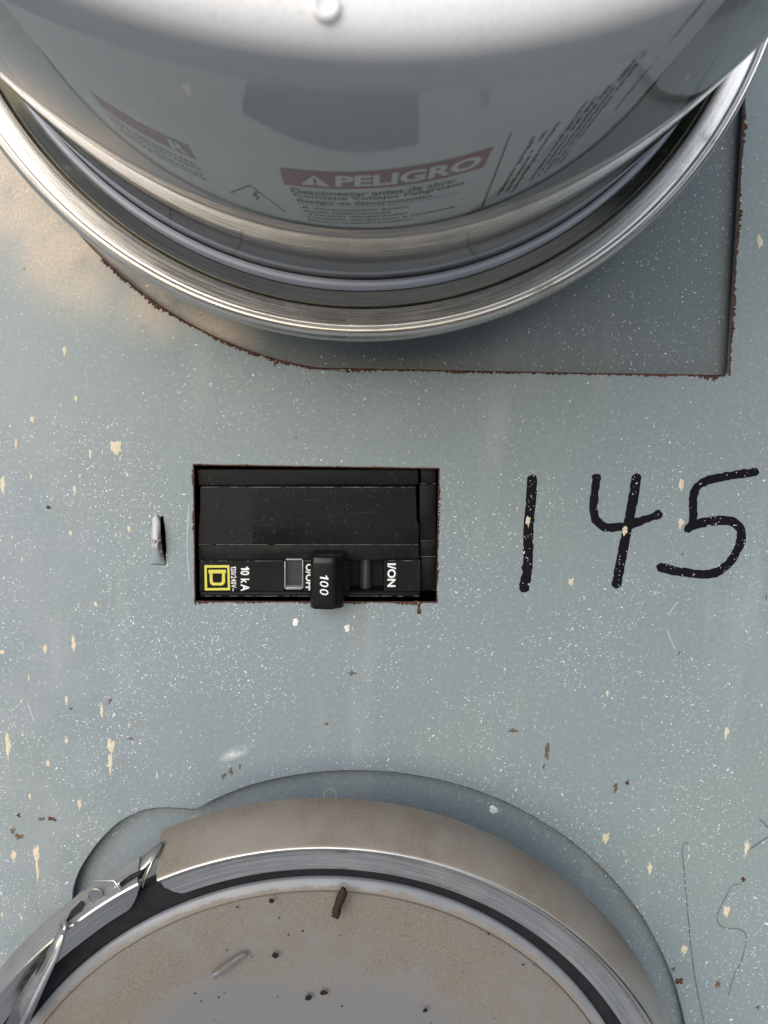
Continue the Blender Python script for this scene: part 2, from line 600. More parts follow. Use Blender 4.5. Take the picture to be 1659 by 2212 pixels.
M_red = simple("label_red", (.26, .04, .06), .5, var=.08)
M_lwhite = simple("label_white", (.72, .71, .69), .5, var=.05)
M_lblack = simple("label_black", (.02, .02, .02), .5)
M_stain = simple("brown_stain", (.12, .085, .05), .8, var=.6, scale=1500)
M_twig = simple("dark_bark", (.022, .012, .009), .6, var=.8, scale=1400, spec=.2)
M_crumb = simple("dark_crumb", (.016, .012, .013), .8, var=.5, scale=2000, spec=.1)
M_foil = simple("bare_metal", (.80, .79, .77), .36, 1.0, var=.2, scale=900)

# ------------------------------------------------------------------ the wall-mounted panel
UC, LC = (-8.3, 130.0), (-15.3, -161.6)          # axes of the upper and lower sockets
ground = mesh("ground", [(-6e4, -6e4, -1350), (6e4, -6e4, -1350), (6e4, 3e3, -1350), (-6e4, 3e3, -1350)], [(0, 1, 2, 3)],
              simple("pale_concrete", (.52, .49, .45), .9, scale=3))
tag(ground, kind='structure')

panel = empty("meter_panel", (0, 0, 0), "grey-green painted steel meter panel with three openings and 145 in black marker", "panel")

# trees standing to the right in front of the wall: seen only as the dark green in the metal
M_leaf = simple("leaf_green", (.045, .075, .028), .5, var=.6, scale=2)
verts, faces = [], []
tr = random.Random(3)
for cx_, cy_, cz_, rx_, rz_ in ((4600, -900, -200, 1100, 1300), (4300, -2700, 500, 1200, 1900), (3900, -4300, 300, 1100, 1700), (5200, -1800, 1600, 1300, 1700), (5600, -4200, 1500, 1500, 1900), (3000, -5600, -300, 900, 1100)):
    for q in range(1100):
        u = Vector((tr.gauss(0, 1), tr.gauss(0, 1), tr.gauss(0, 1))).normalized() * tr.uniform(.55, 1.02)
        p = Vector((cx_ + u.x * rx_, min(-250, cy_ + u.y * rx_), cz_ + u.z * rz_))
        a_ = Vector((tr.gauss(0, 1), tr.gauss(0, 1), tr.gauss(0, 1))).normalized()
        b_ = a_.cross(Vector((tr.gauss(0, 1), tr.gauss(0, 1), tr.gauss(0, 1)))).normalized()
        L_ = tr.uniform(120, 260); s0 = len(verts)
        verts += [p - a_ * L_, p + b_ * L_ * .5, p + a_ * L_, p - b_ * L_ * .5]
        faces.append((s0, s0 + 1, s0 + 2, s0 + 3))
tag(mesh("foliage", verts, faces, M_leaf), kind='stuff')

# upper opening: round on the left, squared off on the right
cor = xz(1575, 812); top_r = xz(1608, 230)
ex = cor[0] + (top_r[0] - cor[0]) * 1.0
up = []
RO = 97.7
ucx, ucz = -4.6, 134.2
for a in range(272, 359, 2):
    r_ = math.radians(a)
    up.append((ucx + RO * math.sin(r_), ucz - RO * math.cos(r_)))
lo_l = xz(690, 796)
up += [(x, z) for x, z in (lo_l, xz(900, 800), xz(1200, 806))]
up += [(cor[0] - 1.5, cor[1]), (cor[0] - .45, cor[1] + .4), (cor[0], cor[1] + 1.4), (ex, 232), (-4.6, 232)]
for a in range(180, 272, 3):
    r_ = math.radians(a)
    up.append((ucx + RO * math.sin(r_), ucz - RO * math.cos(r_)))
# lower opening: round with a bulge for the latch
lo_px = [(155, 1965), (158, 1920), (172, 1880), (190, 1850), (208, 1825), (230, 1800), (258, 1775), (290, 1758), (322, 1748), (352, 1745),
         (385, 1748), (412, 1749), (435, 1742), (465, 1726), (500, 1711)]
lo = [xz(*p) for p in lo_px]
lo = [tuple(v) for v in spline(lo, 1.0)]
occ, orr = (-7.3, -171.8), 100.0
a_end = math.degrees(math.atan2(lo[-1][0] - occ[0], -(lo[-1][1] - occ[1]))) % 360
a = a_end - 2
while a > -90:
    r_ = math.radians(a)
    lo.append((occ[0] + orr * math.sin(r_), occ[1] - orr * math.cos(r_)))
    a -= 2
lo.append((lo[0][0] - 3, -172)); 
# breaker opening
br_o = [xz(417, 1003), xz(949, 1011), xz(944, 1302), xz(420, 1300)]
# slit beside the pressed-out tab
tab_px = [(352, 1112), (357, 1150), (359, 1185), (357, 1221), (349, 1218), (346, 1180), (344, 1145), (346, 1118)]
slit = [xz(*p) for p in tab_px]
outer = rect(-330, 330, -420, 330)
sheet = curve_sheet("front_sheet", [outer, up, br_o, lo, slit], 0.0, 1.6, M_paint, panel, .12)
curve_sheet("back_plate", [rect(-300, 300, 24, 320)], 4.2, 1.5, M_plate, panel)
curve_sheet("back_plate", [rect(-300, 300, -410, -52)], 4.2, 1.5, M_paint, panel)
bm = bmesh.new()
for (x0, x1, y0, y1, z0, z1) in ((-330, 330, 70, 72, -420, 330), (-330, -328, 1.7, 70, -420, 330), (328, 330, 1.7, 70, -420, 330),
                                 (-328, 328, 1.7, 70, -420, -418), (-328, 328, 1.7, 70, 328, 330)):
    add_prism(bm, rect(x0, x1, z0, z1), y0, y1)
from_bm("box_shell", bm, M_dark, panel)

# pressed-out tab left of the breaker
verts, faces = [], []
NU, NV = 10, 24
for i in range(NV + 1):
    v = i / NV
    for j in range(NU + 1):
        u = j / NU
        left = at(325 + 3 * math.sin(v * 3.1), 1112 + 108 * v); right = at(349 + 9 * v, 1112 + 109 * v)
        wf = min(1.0, math.sqrt(max(0.0, v) / .14 + .02)); mid_ = left.lerp(right, .55)
        left = mid_.lerp(left, wf); right = mid_.lerp(right, wf)
        p = left.lerp(right, u)
        lift = 3.4 * math.sin(math.pi * min(1, v * .92 + .08)) ** .8 * math.sin(math.pi * min(1, .06 + u * .70)) * (1.0 if v < .55 else (1 - (v - .55) * .9))
        verts.append((p.x, -lift - .05, p.z))
for i in range(NV):
    for j in range(NU):
        q = i * (NU + 1) + j
        faces.append((q, q + 1, q + NU + 2, q + NU + 1))
kt = N("tab_paint")
tx_, ty_, tz_ = kt.xyz()
tn = kt.noise(260, 4, .7)
tz1 = at(340, 1175).z
cc = kt.mix(kt.ramp(kt.math('ADD', tz_, kt.math('MULTIPLY', kt.math('SUBTRACT', tn, .5), .006)), (tz1 - 1) * S, (tz1 + .6) * S), (.25, .30, .30), (.50, .50, .51))
rsm = kt.math('MAXIMUM', kt.math('MAXIMUM', kt.ell(at(323, 1135).x, at(323, 1135).z, 1.7, 3.0, 0, .2), kt.ell(at(352, 1180).x, at(352, 1180).z, 1.0, 5.5, 0, .3)), kt.ell(at(340, 1167).x, at(340, 1167).z, 2.2, 1.0, 0, .2))
cc = kt.mix(kt.math('MULTIPLY', rsm, kt.ramp(kt.noise(900, 3, .7), .4, .55)), cc, (.12, .05, .03))
kt.base(cc); kt.p(Roughness=.5)
tab = mesh("pressed_tab", verts, faces, kt.m, panel, 40)
sm = tab.modifiers.new("thickness", 'SOLIDIFY'); sm.thickness = .9 * S; sm.offset = -1
tag(tab, "pale chipped tab pressed out of the sheet left of the breaker")


def rust_line(pts, width, name="rust_edge", y=-.04, amp=1.0, inset=.25, base=.35):
    """ragged rust creeping from an edge onto the paint; width>0 grows to the left of travel"""
    P = spline(pts, .35)
    n = len(P)
    sd = rnd.random() * 50
    verts, faces = [], []
    for i, p in enumerate(P):
        t = (P[min(i + 1, n - 1)] - P[max(i - 1, 0)]).normalized()
        nn = Vector((-t.y, t.x))
        g = base + (1 - base) * max(0, noise.noise((i * .05, sd, 3)) * 1.5 + .3)
        j = max(.025, abs(width) * g * (.45 + amp * (noise.noise((i * .9, sd, 0)) * .7 + rnd.uniform(-.25, .35))))
        s_ = 1 if width > 0 else -1
        a = p - nn * s_ * inset; b = p + nn * s_ * j
        verts += [(a.x, y, a.y), (b.x, y, b.y)]
    faces = [(2 * i, 2 * i + 1, 2 * i + 3, 2 * i + 2) for i in range(n - 1)]
    return mesh(name, verts, faces, M_rust, panel)


arc_u = [p for p in up if p[1] < 66 and p[0] < lo_l[0] + .5][:]
rust_line(arc_u, -2.0)
rust_line([lo_l, xz(900, 800), xz(1200, 806), (cor[0] - 1, cor[1])], -1.4)
rust_line([cor, (cor[0] + (top_r[0] - cor[0]) * .5, (cor[1] + top_r[1]) / 2), top_r], -1.6)
rust_line([xz(944, 1302), xz(700, 1301), xz(420, 1300)], 1.2, base=.15)
rust_line([xz(420, 1300), xz(417, 1003)], .8, base=.04)
rust_line([xz(417, 1003), xz(949, 1011)], .4, base=.02)
rust_line([xz(949, 1011), xz(944, 1302)], .9, base=.12)
rust_line([p for p in lo if p[1] > -150 and -40 < p[0] < 80], .35, amp=1.2, inset=.05)
rust_line([xz(*p) for p in ((300, 1753), (352, 1745), (420, 1749))], .5, inset=.05)

# handwriting
def c6(x, y): return xz(1071.5 + x * .35418, 967.8 + y * .35418)
YI = -.03
one = ribbon("marker_digit", [c6(*p) for p in ((221, 195), (212, 330), (198, 480), (196, 640), (190, 740), (172, 850))], 2.75, YI, M_ink, panel, .2)
tag(one, "handwritten black digit 1")
four = ribbon("marker_digit", [c6(*p) for p in ((610, 185), (600, 290), (590, 370), (612, 440), (670, 482), (760, 482), (850, 455), (925, 430), (985, 407))], 2.35, YI, M_ink, panel, .2)
tag(four, "handwritten black digit 4")
st4 = ribbon("marker_stroke", [c6(*p) for p in ((855, 185), (838, 300), (808, 450), (775, 620), (735, 825))], 2.7, YI - .012, M_ink, four)
five = ribbon("marker_digit", [c6(*p) for p in ((1580, 147), (1420, 170), (1290, 198), (1225, 240), (1203, 310), (1202, 420), (1195, 470), (1172, 492))], 2.3, YI, M_ink, panel, .2)
tag(five, "handwritten black digit 5")
ribbon("marker_stroke", [c6(*p) for p in ((1180, 480), (1260, 456), (1370, 440), (1450, 455), (1495, 510), (1485, 590), (1430, 690), (1350, 755), (1260, 770), (1140, 757), (1005, 728))], 2.5, YI - .012, M_ink, five)


def c3(x, y): return xz(1054.2 + x * .3646, 1641.8 + y * .3646)
ribbon("pencil_mark", [c3(*p) for p in ((1188, 493), (1152, 508), (1158, 620), (1172, 780), (1188, 960), (1206, 1150), (1238, 1360), (1285, 1580))], .36, YI, M_pencil, panel, .5)
ribbon("pencil_mark", [c3(*p) for p in ((1505, 735), (1452, 740), (1418, 790), (1378, 870), (1357, 930), (1372, 975), (1410, 996), (1475, 1000), (1522, 1025), (1528, 1085), (1498, 1195), (1458, 1275), (1425, 1390))], .34, YI, M_pencil, panel, .6)
ribbon("pencil_mark", [c3(*p) for p in ((1612, 355), (1640, 380), (1680, 420))], .5, YI, M_pencil, panel, .4)
ribbon("pencil_mark", [c3(*p) for p in ((1670, 450), (1620, 480), (1556, 525))], .5, YI, M_pencil, panel, .4)

M_scr = simple("scratch_pale", (.50, .54, .54), .6)
for P_ in (((1441, 1359), (1450, 1385), (1461, 1405)), ((1443, 1332), (1450, 1318), (1464, 1300)), ((408, 1090), (404, 1180), (409, 1255)), ((60, 1520), (74, 1560))):
    ribbon("scratch", [xz(*q) for q in P_], .16, -.028, M_scr, panel, .7)

# cream drips of paint (photo x, y, width, height)
flecks = []
for x, y_, h_, w_ in ((658, 130, 70, 25), (283, 310, 70, 32), (140, 520, 80, 22), (1005, 560, 125, 95), (780, 610, 85, 22), (25, 880, 150, 40),
                      (648, 920, 85, 24), (1115, 1255, 65, 26), (610, 1290, 40, 26), (105, 1322, 35, 15), (190, 1525, 42, 16), (2, 520, 50, 14),
                      (268, 805, 55, 18), (1040, 650, 45, 14)):
    flecks.append((x * .25, 829.5 + y_ * .25, w_ * .25, h_ * .25))
for x, y_, h_, w_ in ((12, 452, 26, 38), (268, 435, 62, 28), (437, 408, 80, 28), (395, 737, 60, 18), (603, 803, 84, 20), (765, 885, 18, 14), (47, 1010, 165, 30),
                      (395, 977, 40, 18), (287, 1110, 50, 22), (660, 1010, 95, 40), (655, 1120, 130, 24), (930, 1185, 42, 10), (568, 168, 32, 20), (128, 745, 25, 14), (172, 610, 40, 10)):
    flecks.append((x * .3646, 1244.3 + y_ * .3646, w_ * .3646, h_ * .3646))
for x, y_, h_, w_ in ((80, 572, 90, 26), (217, 560, 110, 32), (222, 660, 140, 20), (472, 267, 62, 24), (178, 220, 36, 14), (710, 303, 25, 12), (128, 937, 32, 12), (13, 920, 40, 10)):
    flecks.append((x * .3646, 1641.8 + y_ * .3646, w_ * .3646, h_ * .3646))
for x, y_, h_, w_ in ((697, 465, 72, 42), (960, 645, 88, 34), (1530, 525, 95, 30), (1415, 900, 66, 36), (1163, 1125, 80, 36), (817, 600, 30, 10)):
    flecks.append((1054.2 + x * .3646, 1641.8 + y_ * .3646, w_ * .3646, h_ * .3646))
flecks += [(1642, 523, 13, 27), (1472, 1049, 10, 24), (1470, 1130, 12, 20), (1141, 1127, 9, 20), (1349, 1148, 12, 22), (1234, 1258, 11, 20), (140, 760, 9, 20), (1312, 1498, 6, 15),
           (1569, 1583, 10, 26), (251, 966, 10, 18)]
for x, y_, w_, h_ in flecks:
    c = xz(x, y_)
    n_ = 22
    sd = rnd.random() * 90
    pts = []
    for k in range(n_):
        a = 2 * math.pi * k / n_
        f = max(.35, 1 + .75 * noise.noise((math.cos(a) * 2.2, math.sin(a) * 2.2, sd)) + rnd.uniform(-.16, .16))
        sx = math.copysign(abs(math.cos(a)) ** .65, math.cos(a)) * (1 if math.sin(a) > 0 else max(.3, 1 + math.sin(a) * .75))
        pts.append((c[0] + sx * w_ / 16.2 * f, c[1] + math.sin(a) * h_ / 16.2 * f))
    patch("paint_fleck", pts, -.045, M_fleck, panel, .04)
# thick white splashes
for x, y_, r in ((638, 1343, 1.25), (753, 1358, 1.1), (1067, 1748, 1.6)):
    hh = -4.2 if y_ > 1700 else 0
    c = xz(x, y_, hh)
    bm = bmesh.new()
    for k in range(7):
        dx, dz = rnd.gauss(0, r * .38), rnd.gauss(0, r * .38)
        mt = Matrix.Translation((c[0] + dx, -hh - .1, c[1] + dz)) @ Matrix.Diagonal((1, .55, 1, 1))
        bmesh.ops.create_icosphere(bm, subdivisions=2, radius=r * rnd.uniform(.3, .6), matrix=mt)
    for v in bm.verts:
        v.co += Vector((noise.noise(v.co * 2.5), noise.noise(v.co * 2.5 + Vector((9, 0, 0))), noise.noise(v.co * 2.5 + Vector((0, 9, 0))))) * .25
    from_bm("paint_blob", bm, M_blob, panel, 60)
# a dried drop ring on the recessed plate above the lower cover
dr = [xz(x, y, -4.2) for x, y in ((701, 1733), (700, 1718), (704, 1708), (713, 1703), (722, 1709), (726, 1720), (724, 1734))]
dm_o = ribbon("drop_mark", dr, .3, 4.16, simple("dried_drop", (.42, .46, .46), .4), panel, .6)
# rust and dirt stains
for x, y_, w_, h_, m_ in ((905, 1312, 14, 22, M_rust), (895, 1302, 34, 8, M_rust), (500, 1668, 10, 20, M_stain), (484, 1676, 14, 10, M_stain), (518, 1655, 6, 14, M_stain), (1182, 1625, 12, 34, M_stain), (1174, 1655, 8, 14, M_stain),
                          (1106, 1578, 24, 12, M_stain), (1355, 1692, 9, 14, M_rust), (1330, 1700, 12, 24, M_stain), (105, 1096, 14, 9, M_rust), (760, 1455, 16, 12, M_stain),
                          (40, 1762, 12, 10, M_rust), (112, 1768, 18, 9, M_rust), (90, 1770, 14, 10, M_stain), (42, 1806, 20, 14, M_stain), (28, 1794, 10, 12, M_stain), (1468, 2122, 18, 20, M_rust), (1455, 2095, 16, 10, M_stain), (1605, 1900, 10, 16, M_rust),
                          (1550, 2125, 12, 18, M_stain), (1637, 2175, 9, 9, M_stain), (705, 1564, 12, 7, M_stain), (1695 - 40, 1290, 6, 8, M_stain), (1474, 1637 - 440, 5, 5, M_stain), (640, 945, 5, 5, M_stain), (1467, 1411, 12, 10, M_stain), (238, 1514, 9, 9, M_stain), (153, 1530, 9, 7, M_stain), (64, 2070, 6, 8, M_stain), (90, 2062, 9, 9, M_stain), (280, 1596, 20, 6, M_stain)):
    c = xz(x, y_)
    patch("rust_stain", blotch(c[0], c[1], w_ / 19, h_ / 19, 18, .9), -.05, m_, panel, .015)

# the spray of tiny white paint specks (uncountable)
def specks(name, count, region, y, keep):
    verts, faces = [], []
    k = 0
    tries = 0
    while k < count and tries < count * 12:
        tries += 1
        px = rnd.uniform(-140, 1800); py = rnd.uniform(*region)
        if not keep(px, py): continue
        x, z = xz(px, py, -y)
        big = rnd.random()
        L = rnd.uniform(.06, .20) * (1 + (.9 if big > .90 else 0) + (1.3 if big > .99 else 0))
        Wd = L * rnd.uniform(.35, .9)
        if L > .3: Wd = L * rnd.uniform(.22, .45)
        a = rnd.uniform(0, math.pi)
        yy = y - rnd.uniform(.005, .03)
        s0 = len(verts)
        for j in range(6):
            b = 2 * math.pi * j / 6
            f = rnd.uniform(.6, 1.25)
            u, v = math.cos(b) * L * f, math.sin(b) * Wd * f
            verts.append((x + u * math.cos(a) - v * math.sin(a), yy, z + u * math.sin(a) + v * math.cos(a)))
        faces.append(tuple(range(s0, s0 + 6)))
        k += 1
    o = mesh(name, verts, faces, M_speck, panel)
    tag(o, kind='stuff')
    return o


from mathutils.geometry import intersect_point_tri_2d
def inside(poly, x, z):
    c = False; j = len(poly) - 1
    for i in range(len(poly)):
        if (poly[i][1] > z) != (poly[j][1] > z) and x < (poly[j][0] - poly[i][0]) * (z - poly[i][1]) / (poly[j][1] - poly[i][1]) + poly[i][0]: c = not c
        j = i
    return c
def keep_front(px, py):
    x, z = xz(px, py)
    for h in (up, br_o, lo, slit):
        if inside(h, x, z): return False
    d = .34 + 1.1 * noise.noise((x * .04, z * .04, 5)) + .7 * noise.noise((x * .16, z * .16, 8))
    if py < 1010: d *= .18 + .5 * max(0, (py - 760) / 250) * (1 if px < 1000 else .6)
    if px < 320 and py > 900: d += .35
    if px > 900 and py > 1250: d += .12
    return rnd.random() < max(.05, d)
specks("paint_specks", 15000, (250, 2300), -.052, keep_front)
def keep_lo(px, py):
    x, z = xz(px, py, -4.2)
    return math.hypot(x - LC[0], z - LC[1]) > 90 and inside(lo, x, z) and rnd.random() < .5
specks("paint_specks", 1100, (1640, 2250), 4.17, keep_lo)
def keep_up(px, py):
    x, z = xz(px, py, -4.2)
    return math.hypot(x - UC[0], z - UC[1]) > 86 and inside(up, x, z) and rnd.random() < (.25 + .6 * (px > 1150)) * .6
specks("paint_specks", 1000, (250, 830), 4.17, keep_up)

# slotted screw at the right edge
sc_c = xz(1686, 1545)
scr = lathe("panel_screw", [(0, 1.3), (2.2, 1.25), (3.1, .8), (3.5, .05), (3.5, -.5)], sc_c, M_black, panel, 32)

# ------------------------------------------------------------------ upper electric meter
meter = empty("electric_meter", (UC[0], -34, UC[1]), "round electric meter with grey body under a clear frosted-front cover, above the breaker", "meter")
cover_prof = [(82.2, 32.5), (82.2, 34.6), (81.6, 35.2), (80.1, 35.4), (78.1, 35.5), (78.0, 36), (77.99, 37), (77.98, 40),
              (77.95, 60), (77.9, 80), (77.85, 100), (77.8, 120), (77.77, 127.5), (77.76, 128.6), (77.755, 129.2), (77.75, 129.6), (77.85, 130.4), (77.75, 131.0), (77.45, 131.6), (77.0, 132.3), (76.3, 133.0), (75.3, 133.7), (74.0, 134.25), (72.4, 134.6), (69, 134.9), (50, 135.3), (25, 135.55), (.01, 135.6)]
cover = lathe("clear_cover", cover_prof, UC, M_clear, meter, 320)
_f = max(cover.data.polygons, key=lambda q: q.area)
for _f in cover.data.polygons:
    _c = _f.center * 1000 + cover.location * 0
    _h = -(_c.y); _d = Vector((_c.x - UC[0], 0, _c.z - UC[1]))
    if 60 < _h < 120:
        if _f.normal.dot(_d) < 0: cover.data.flip_normals()
        break
# small moulding nub on the front face
nub_c = xz(705, 10, 134.9)
bmn = lathe("moulding_nub", [(1.25, 134.0), (1.2, 134.95), (.95, 135.15), (.7, 134.95), (.4, 134.8), (.01, 134.75)], nub_c, M_blob, cover, 24)
RB = 70.0
body = lathe("meter_body", [(RB + .8, 33), (RB + .8, 40), (RB, 41), (RB, 60), (RB, 90), (RB, 122), (RB - 1.5, 125), (.01, 125)], UC, M_body, meter, 200)
M_lip = simple("cover_lip_clear", (.46, .47, .52), .1, var=.12, scale=120)
lathe("cover_lip", [(78.05, 36), (79.6, 36), (79.6, 42.8), (79.3, 43.8), (78.7, 44.2), (78.2, 43.9), (78.05, 43.2)], UC, M_lip, cover, 320)
lathe("base_collar", [(77.2, 34), (77.2, 51.5), (76.8, 52.2), (70.5, 52.2)], UC, M_collar, meter, 240)
lathe("meter_base", [(82, 20), (82.0, 31.6), (78, 32), (71.2, 32)], UC, M_base, meter, 200)
lathe("base_can", [(81, 31), (80, 5), (80.5, 4.4)], UC, M_latch, meter, 160)


def on_body(s, t, r=RB + .06):
    """label coordinates: s 0..1 along the red bar, t 0..1 from the bar's top to the last line"""
    th = math.radians(-9.6 + 26.0 * s)
    h = (82.0 + 6.0 * s) * (1 - t) + (53.5 + 3.0 * s) * t
    return (UC[0] + r * math.sin(th), -h, UC[1] - r * math.cos(th))


def wrap_grid(name, s0, s1, t0, t1, mat, parent, r, n=24, skew=0.0):
    verts, faces = [], []
    for i in range(n + 1):
        for j in (0, 1):
            s_ = s0 + (s1 - s0) * i / n + (skew * j)
            verts.append(on_body(s_, t0 if j == 0 else t1, r))
    for i in range(n):
        faces.append((2 * i, 2 * i + 1, 2 * i + 3, 2 * i + 2))
    return mesh(name, verts, faces, mat, parent, 60)


def wrap_text(name, txt, s0, s1, t0, t1, mat, parent, r=RB + .12, bold=0.0):
    V, F = text_verts(txt, bold)
    return mesh(name, [on_body(s0 + (s1 - s0) * u, t1 + (t0 - t1) * v, r) for u, v in V], F, mat, parent)


bar = wrap_grid("red_label", 0, 1, 0, .285, M_red, body, RB + .06)
wrap_text("label_word", "PELIGRO", .265, .965, .055, .235, M_lwhite, body, bold=.035)
tri = [on_body(.09, .23, RB + .12), on_body(.235, .235, RB + .12), on_body(.163, .06, RB + .12)]
mesh("warning_triangle", tri, [(0, 1, 2)], M_lwhite, body)
wrap_text("exclamation_mark", "!", .155, .172, .11, .225, M_red, body, r=RB + .2, bold=.03)
lines = [("Desconectar antes de abrir", .03, .88, .325, .405), ("Contiene Voltajes Peligrosos", .035, .93, .415, .500), ("Riesgo de Electrocuci\u00f3n", .05, .77, .515, .595),
         ("\u00c0 d\u00e9connecter avant", .06, .66, .640, .705), ("toute intervention", .07, .56, .725, .775), ("Tension dangereuse/", .09, .66, .795, .855),
         ("Courant dangereux \u00e0 l'int\u00e9rieur", .085, .95, .865, .925), ("Risque d'\u00e9lectrocution", .09, .70, .940, .995)]
for tx, a, b, t0, t1 in lines:
    wrap_text("label_line", tx, a, b, t0, t1, M_lblack, body, bold=.025)
wrap_grid("label_rule", .05, .93, .604, .612, M_lblack, body, RB + .1)
# upright rule and the fine print right of it
def wrap_quad(name, p, mat, parent, r=RB + .1):
    return mesh(name, [on_body(s_, t_, r) for s_, t_ in p], [(0, 1, 2, 3)], mat, parent)
wrap_quad("label_rule", [(1.05, -.12), (1.058, -.12), (1.145, 1.13), (1.13, 1.13)], M_lblack, body)
verts, faces = [], []
def dash(s, t, ds, dt):
    k_ = len(verts)
    for a, b in ((0, 0), (ds, 0), (ds, dt), (0, dt)): verts.append(on_body(s + a, t + b, RB + .1))
    faces.append((k_, k_ + 1, k_ + 2, k_ + 3))
for s0, ta, tb in ((1.20, .06, 1.0), (1.25, .05, 1.02), (1.30, .05, 1.02), (1.40, -.05, .98), (1.445, -.05, .98), (1.49, -.1, .98), (1.535, -.28, .98), (1.58, -.28, .95), (1.75, -.7, .5)):
    t = ta
    while t < tb:
        ln = rnd.uniform(.015, .04)
        if rnd.random() > .14: dash(s0 + rnd.uniform(-.002, .002) , t, rnd.uniform(.014, .024), ln)
        t += ln + rnd.uniform(.006, .014)
tag(mesh("fine_print", verts, faces, M_lblack, body), kind='stuff')
# small shock triangle left of the text
def outline_tri(pts, wdt, name):
    c = (sum(p[0] for p in pts) / 3, sum(p[1] for p in pts) / 3)
    inn = [(p[0] + (c[0] - p[0]) * wdt, p[1] + (c[1] - p[1]) * wdt) for p in pts]
    vv = [on_body(*p, RB + .1) for p in pts] + [on_body(*p, RB + .1) for p in inn]
    return mesh(name, vv, [(i, (i + 1) % 3, 3 + (i + 1) % 3, 3 + i) for i in range(3)], M_lblack, body)
outline_tri([(-.36, .74), (-.03, .86), (-.20, .42)], .12, "shock_triangle")
vv = [on_body(*p, RB + .1) for p in ((-.19, .54), (-.165, .54), (-.185, .63), (-.165, .64), (-.20, .75), (-.192, .665), (-.213, .655))]
mesh("lightning_bolt", vv, [tuple(range(7))], M_lblack, body)
def on_wall(px, py, r):
    ray = cd + CR * ((px - PCX) / FPX) - CU * ((py - PCY) / FPX)
    ox, oz = CAM.x - UC[0], CAM.z - UC[1]
    a_ = ray.x ** 2 + ray.z ** 2; b_ = 2 * (ox * ray.x + oz * ray.z); c_ = ox * ox + oz * oz - r * r
    q_ = max(0, b_ * b_ - 4 * a_ * c_)
    return CAM + ray * ((-b_ - math.sqrt(q_)) / (2 * a_))
for hk in (((522, 498), (521, 520), (513, 538), (494, 551)), ((1011, 505), (1012, 528), (1020, 546), (1034, 557)), ((368, 452), (367, 490))):
    tube("mould_mark", [on_wall(x, y, 77.45) for x, y in hk], .22, M_base, cover, 6)
# end of the neighbouring red label further round to the left
wrap_grid("red_label", -1.05, -.47, .02, .26, M_red, body, RB + .06)
wrap_text("label_word", "R", -.60, -.50, .06, .22, M_lwhite, body, bold=.03)
verts, faces = [], []
for t0 in (.36, .44, .55, .63):
    s_ = -1.05
    while s_ < -.50:
        ds = rnd.uniform(.012, .028); dash(s_, t0, ds, .035); s_ += ds + rnd.uniform(.006, .014)
tag(mesh("fine_print", verts, faces, M_lblack, body), kind='stuff')

# ------------------------------------------------------------------ upper sealing ring
ring_prof = [(86.0, 24), (87.6, 25), (88.8, 30), (89.35, 34), (89.5, 37.2), (89.35, 38.6), (89.1, 39.5), (88.75, 40.05), (88.4, 40.2), (88.05, 40.1), (87.8, 39.75), (87.5, 39.75), (87.25, 40.02), (86.85, 40.13), (86.5, 40.07), (85.4, 39.82), (84.4, 39.59), (83.6, 39.40), (83.35, 39.28),
             (83.2, 39.0), (83.05, 38.4), (83.0, 37.2), (86.2, 38.8), (88.2, 37.0), (87.6, 31), (86.4, 25.6)]
ring = lathe("sealing_ring", ring_prof, UC, M_ring, None, 320, close_prof=True)
tag(ring, "bright polished metal sealing ring round the clear cover above the breaker", "sealing ring", "meter sealing rings")

lathe("inner_bead", [(82.95, 36.5), (82.9, 38.3), (82.75, 38.45), (82.2, 38.72), (81.3, 39.2), (80.4, 39.68), (79.9, 39.92), (79.68, 39.85), (79.68, 39.2), (81.5, 37.6)], UC, ring_material("dark_bead", col=(.24, .235, .20), rough=(.08, .2)), ring, 320)

# ------------------------------------------------------------------ lower blank cover and its ring
blank = empty("socket_cover", (LC[0], -34, LC[1]), "dusty round blank socket cover in the lower opening, strewn with dirt", "cover")
M_disc = disc_material(LC)
disc = lathe("cover_disc", [(78.3, 33), (78.3, 36.9), (78.0, 37.5), (77.2, 37.9), (70, 38.5), (40, 39.4), (.01, 39.8)], LC, M_disc, blank, 240)
kr = N("clear_rim")
mpr = kr.coord("Object", (1, 1, 1), (-LC[0] * S, 0, -LC[1] * S))
sr = kr.n("ShaderNodeSeparateXYZ"); kr.l(mpr, sr.inputs[0])
rr_ = kr.math('SQRT', kr.math('ADD', kr.math('MULTIPLY', sr.outputs[0], sr.outputs[0]), kr.math('MULTIPLY', sr.outputs[2], sr.outputs[2])))
dm_ = kr.ramp(kr.math('ADD', rr_, kr.math('MULTIPLY', kr.math('SUBTRACT', kr.noise(160, 5, .7), .5), .0042)), .0796, .0788)
base_ = kr.mix(kr.noise(150, 4, .6), (.15, .153, .162), (.24, .245, .255))
kr.base(kr.mix(dm_, base_, kr.mix(kr.noise(4200, 3, .8), (.125, .105, .085), (.275, .24, .20))))
kr.p(Roughness=kr.ramp(dm_, 0, 1, .25, .9)); kr.b.inputs["Specular IOR Level"].default_value = .35
M_rim = kr.m
lathe("cover_rim", [(80.9, 33), (80.9, 36.3), (80.7, 36.6), (80.2, 36.8), (78.8, 37.35), (78.5, 37.4), (78.32, 37.3), (78.32, 33)], LC, M_rim, blank, 240)
lathe("gasket", [(88.5, 33), (88.5, 35.6), (87.8, 36.2), (84.3, 36.4), (81.6, 36.3), (81.0, 35.8), (80.95, 33)], LC, M_rubber, blank, 240)
lathe("base_can", [(82, 31), (81, 5), (81.5, 4.4)], LC, M_latch, blank, 160)

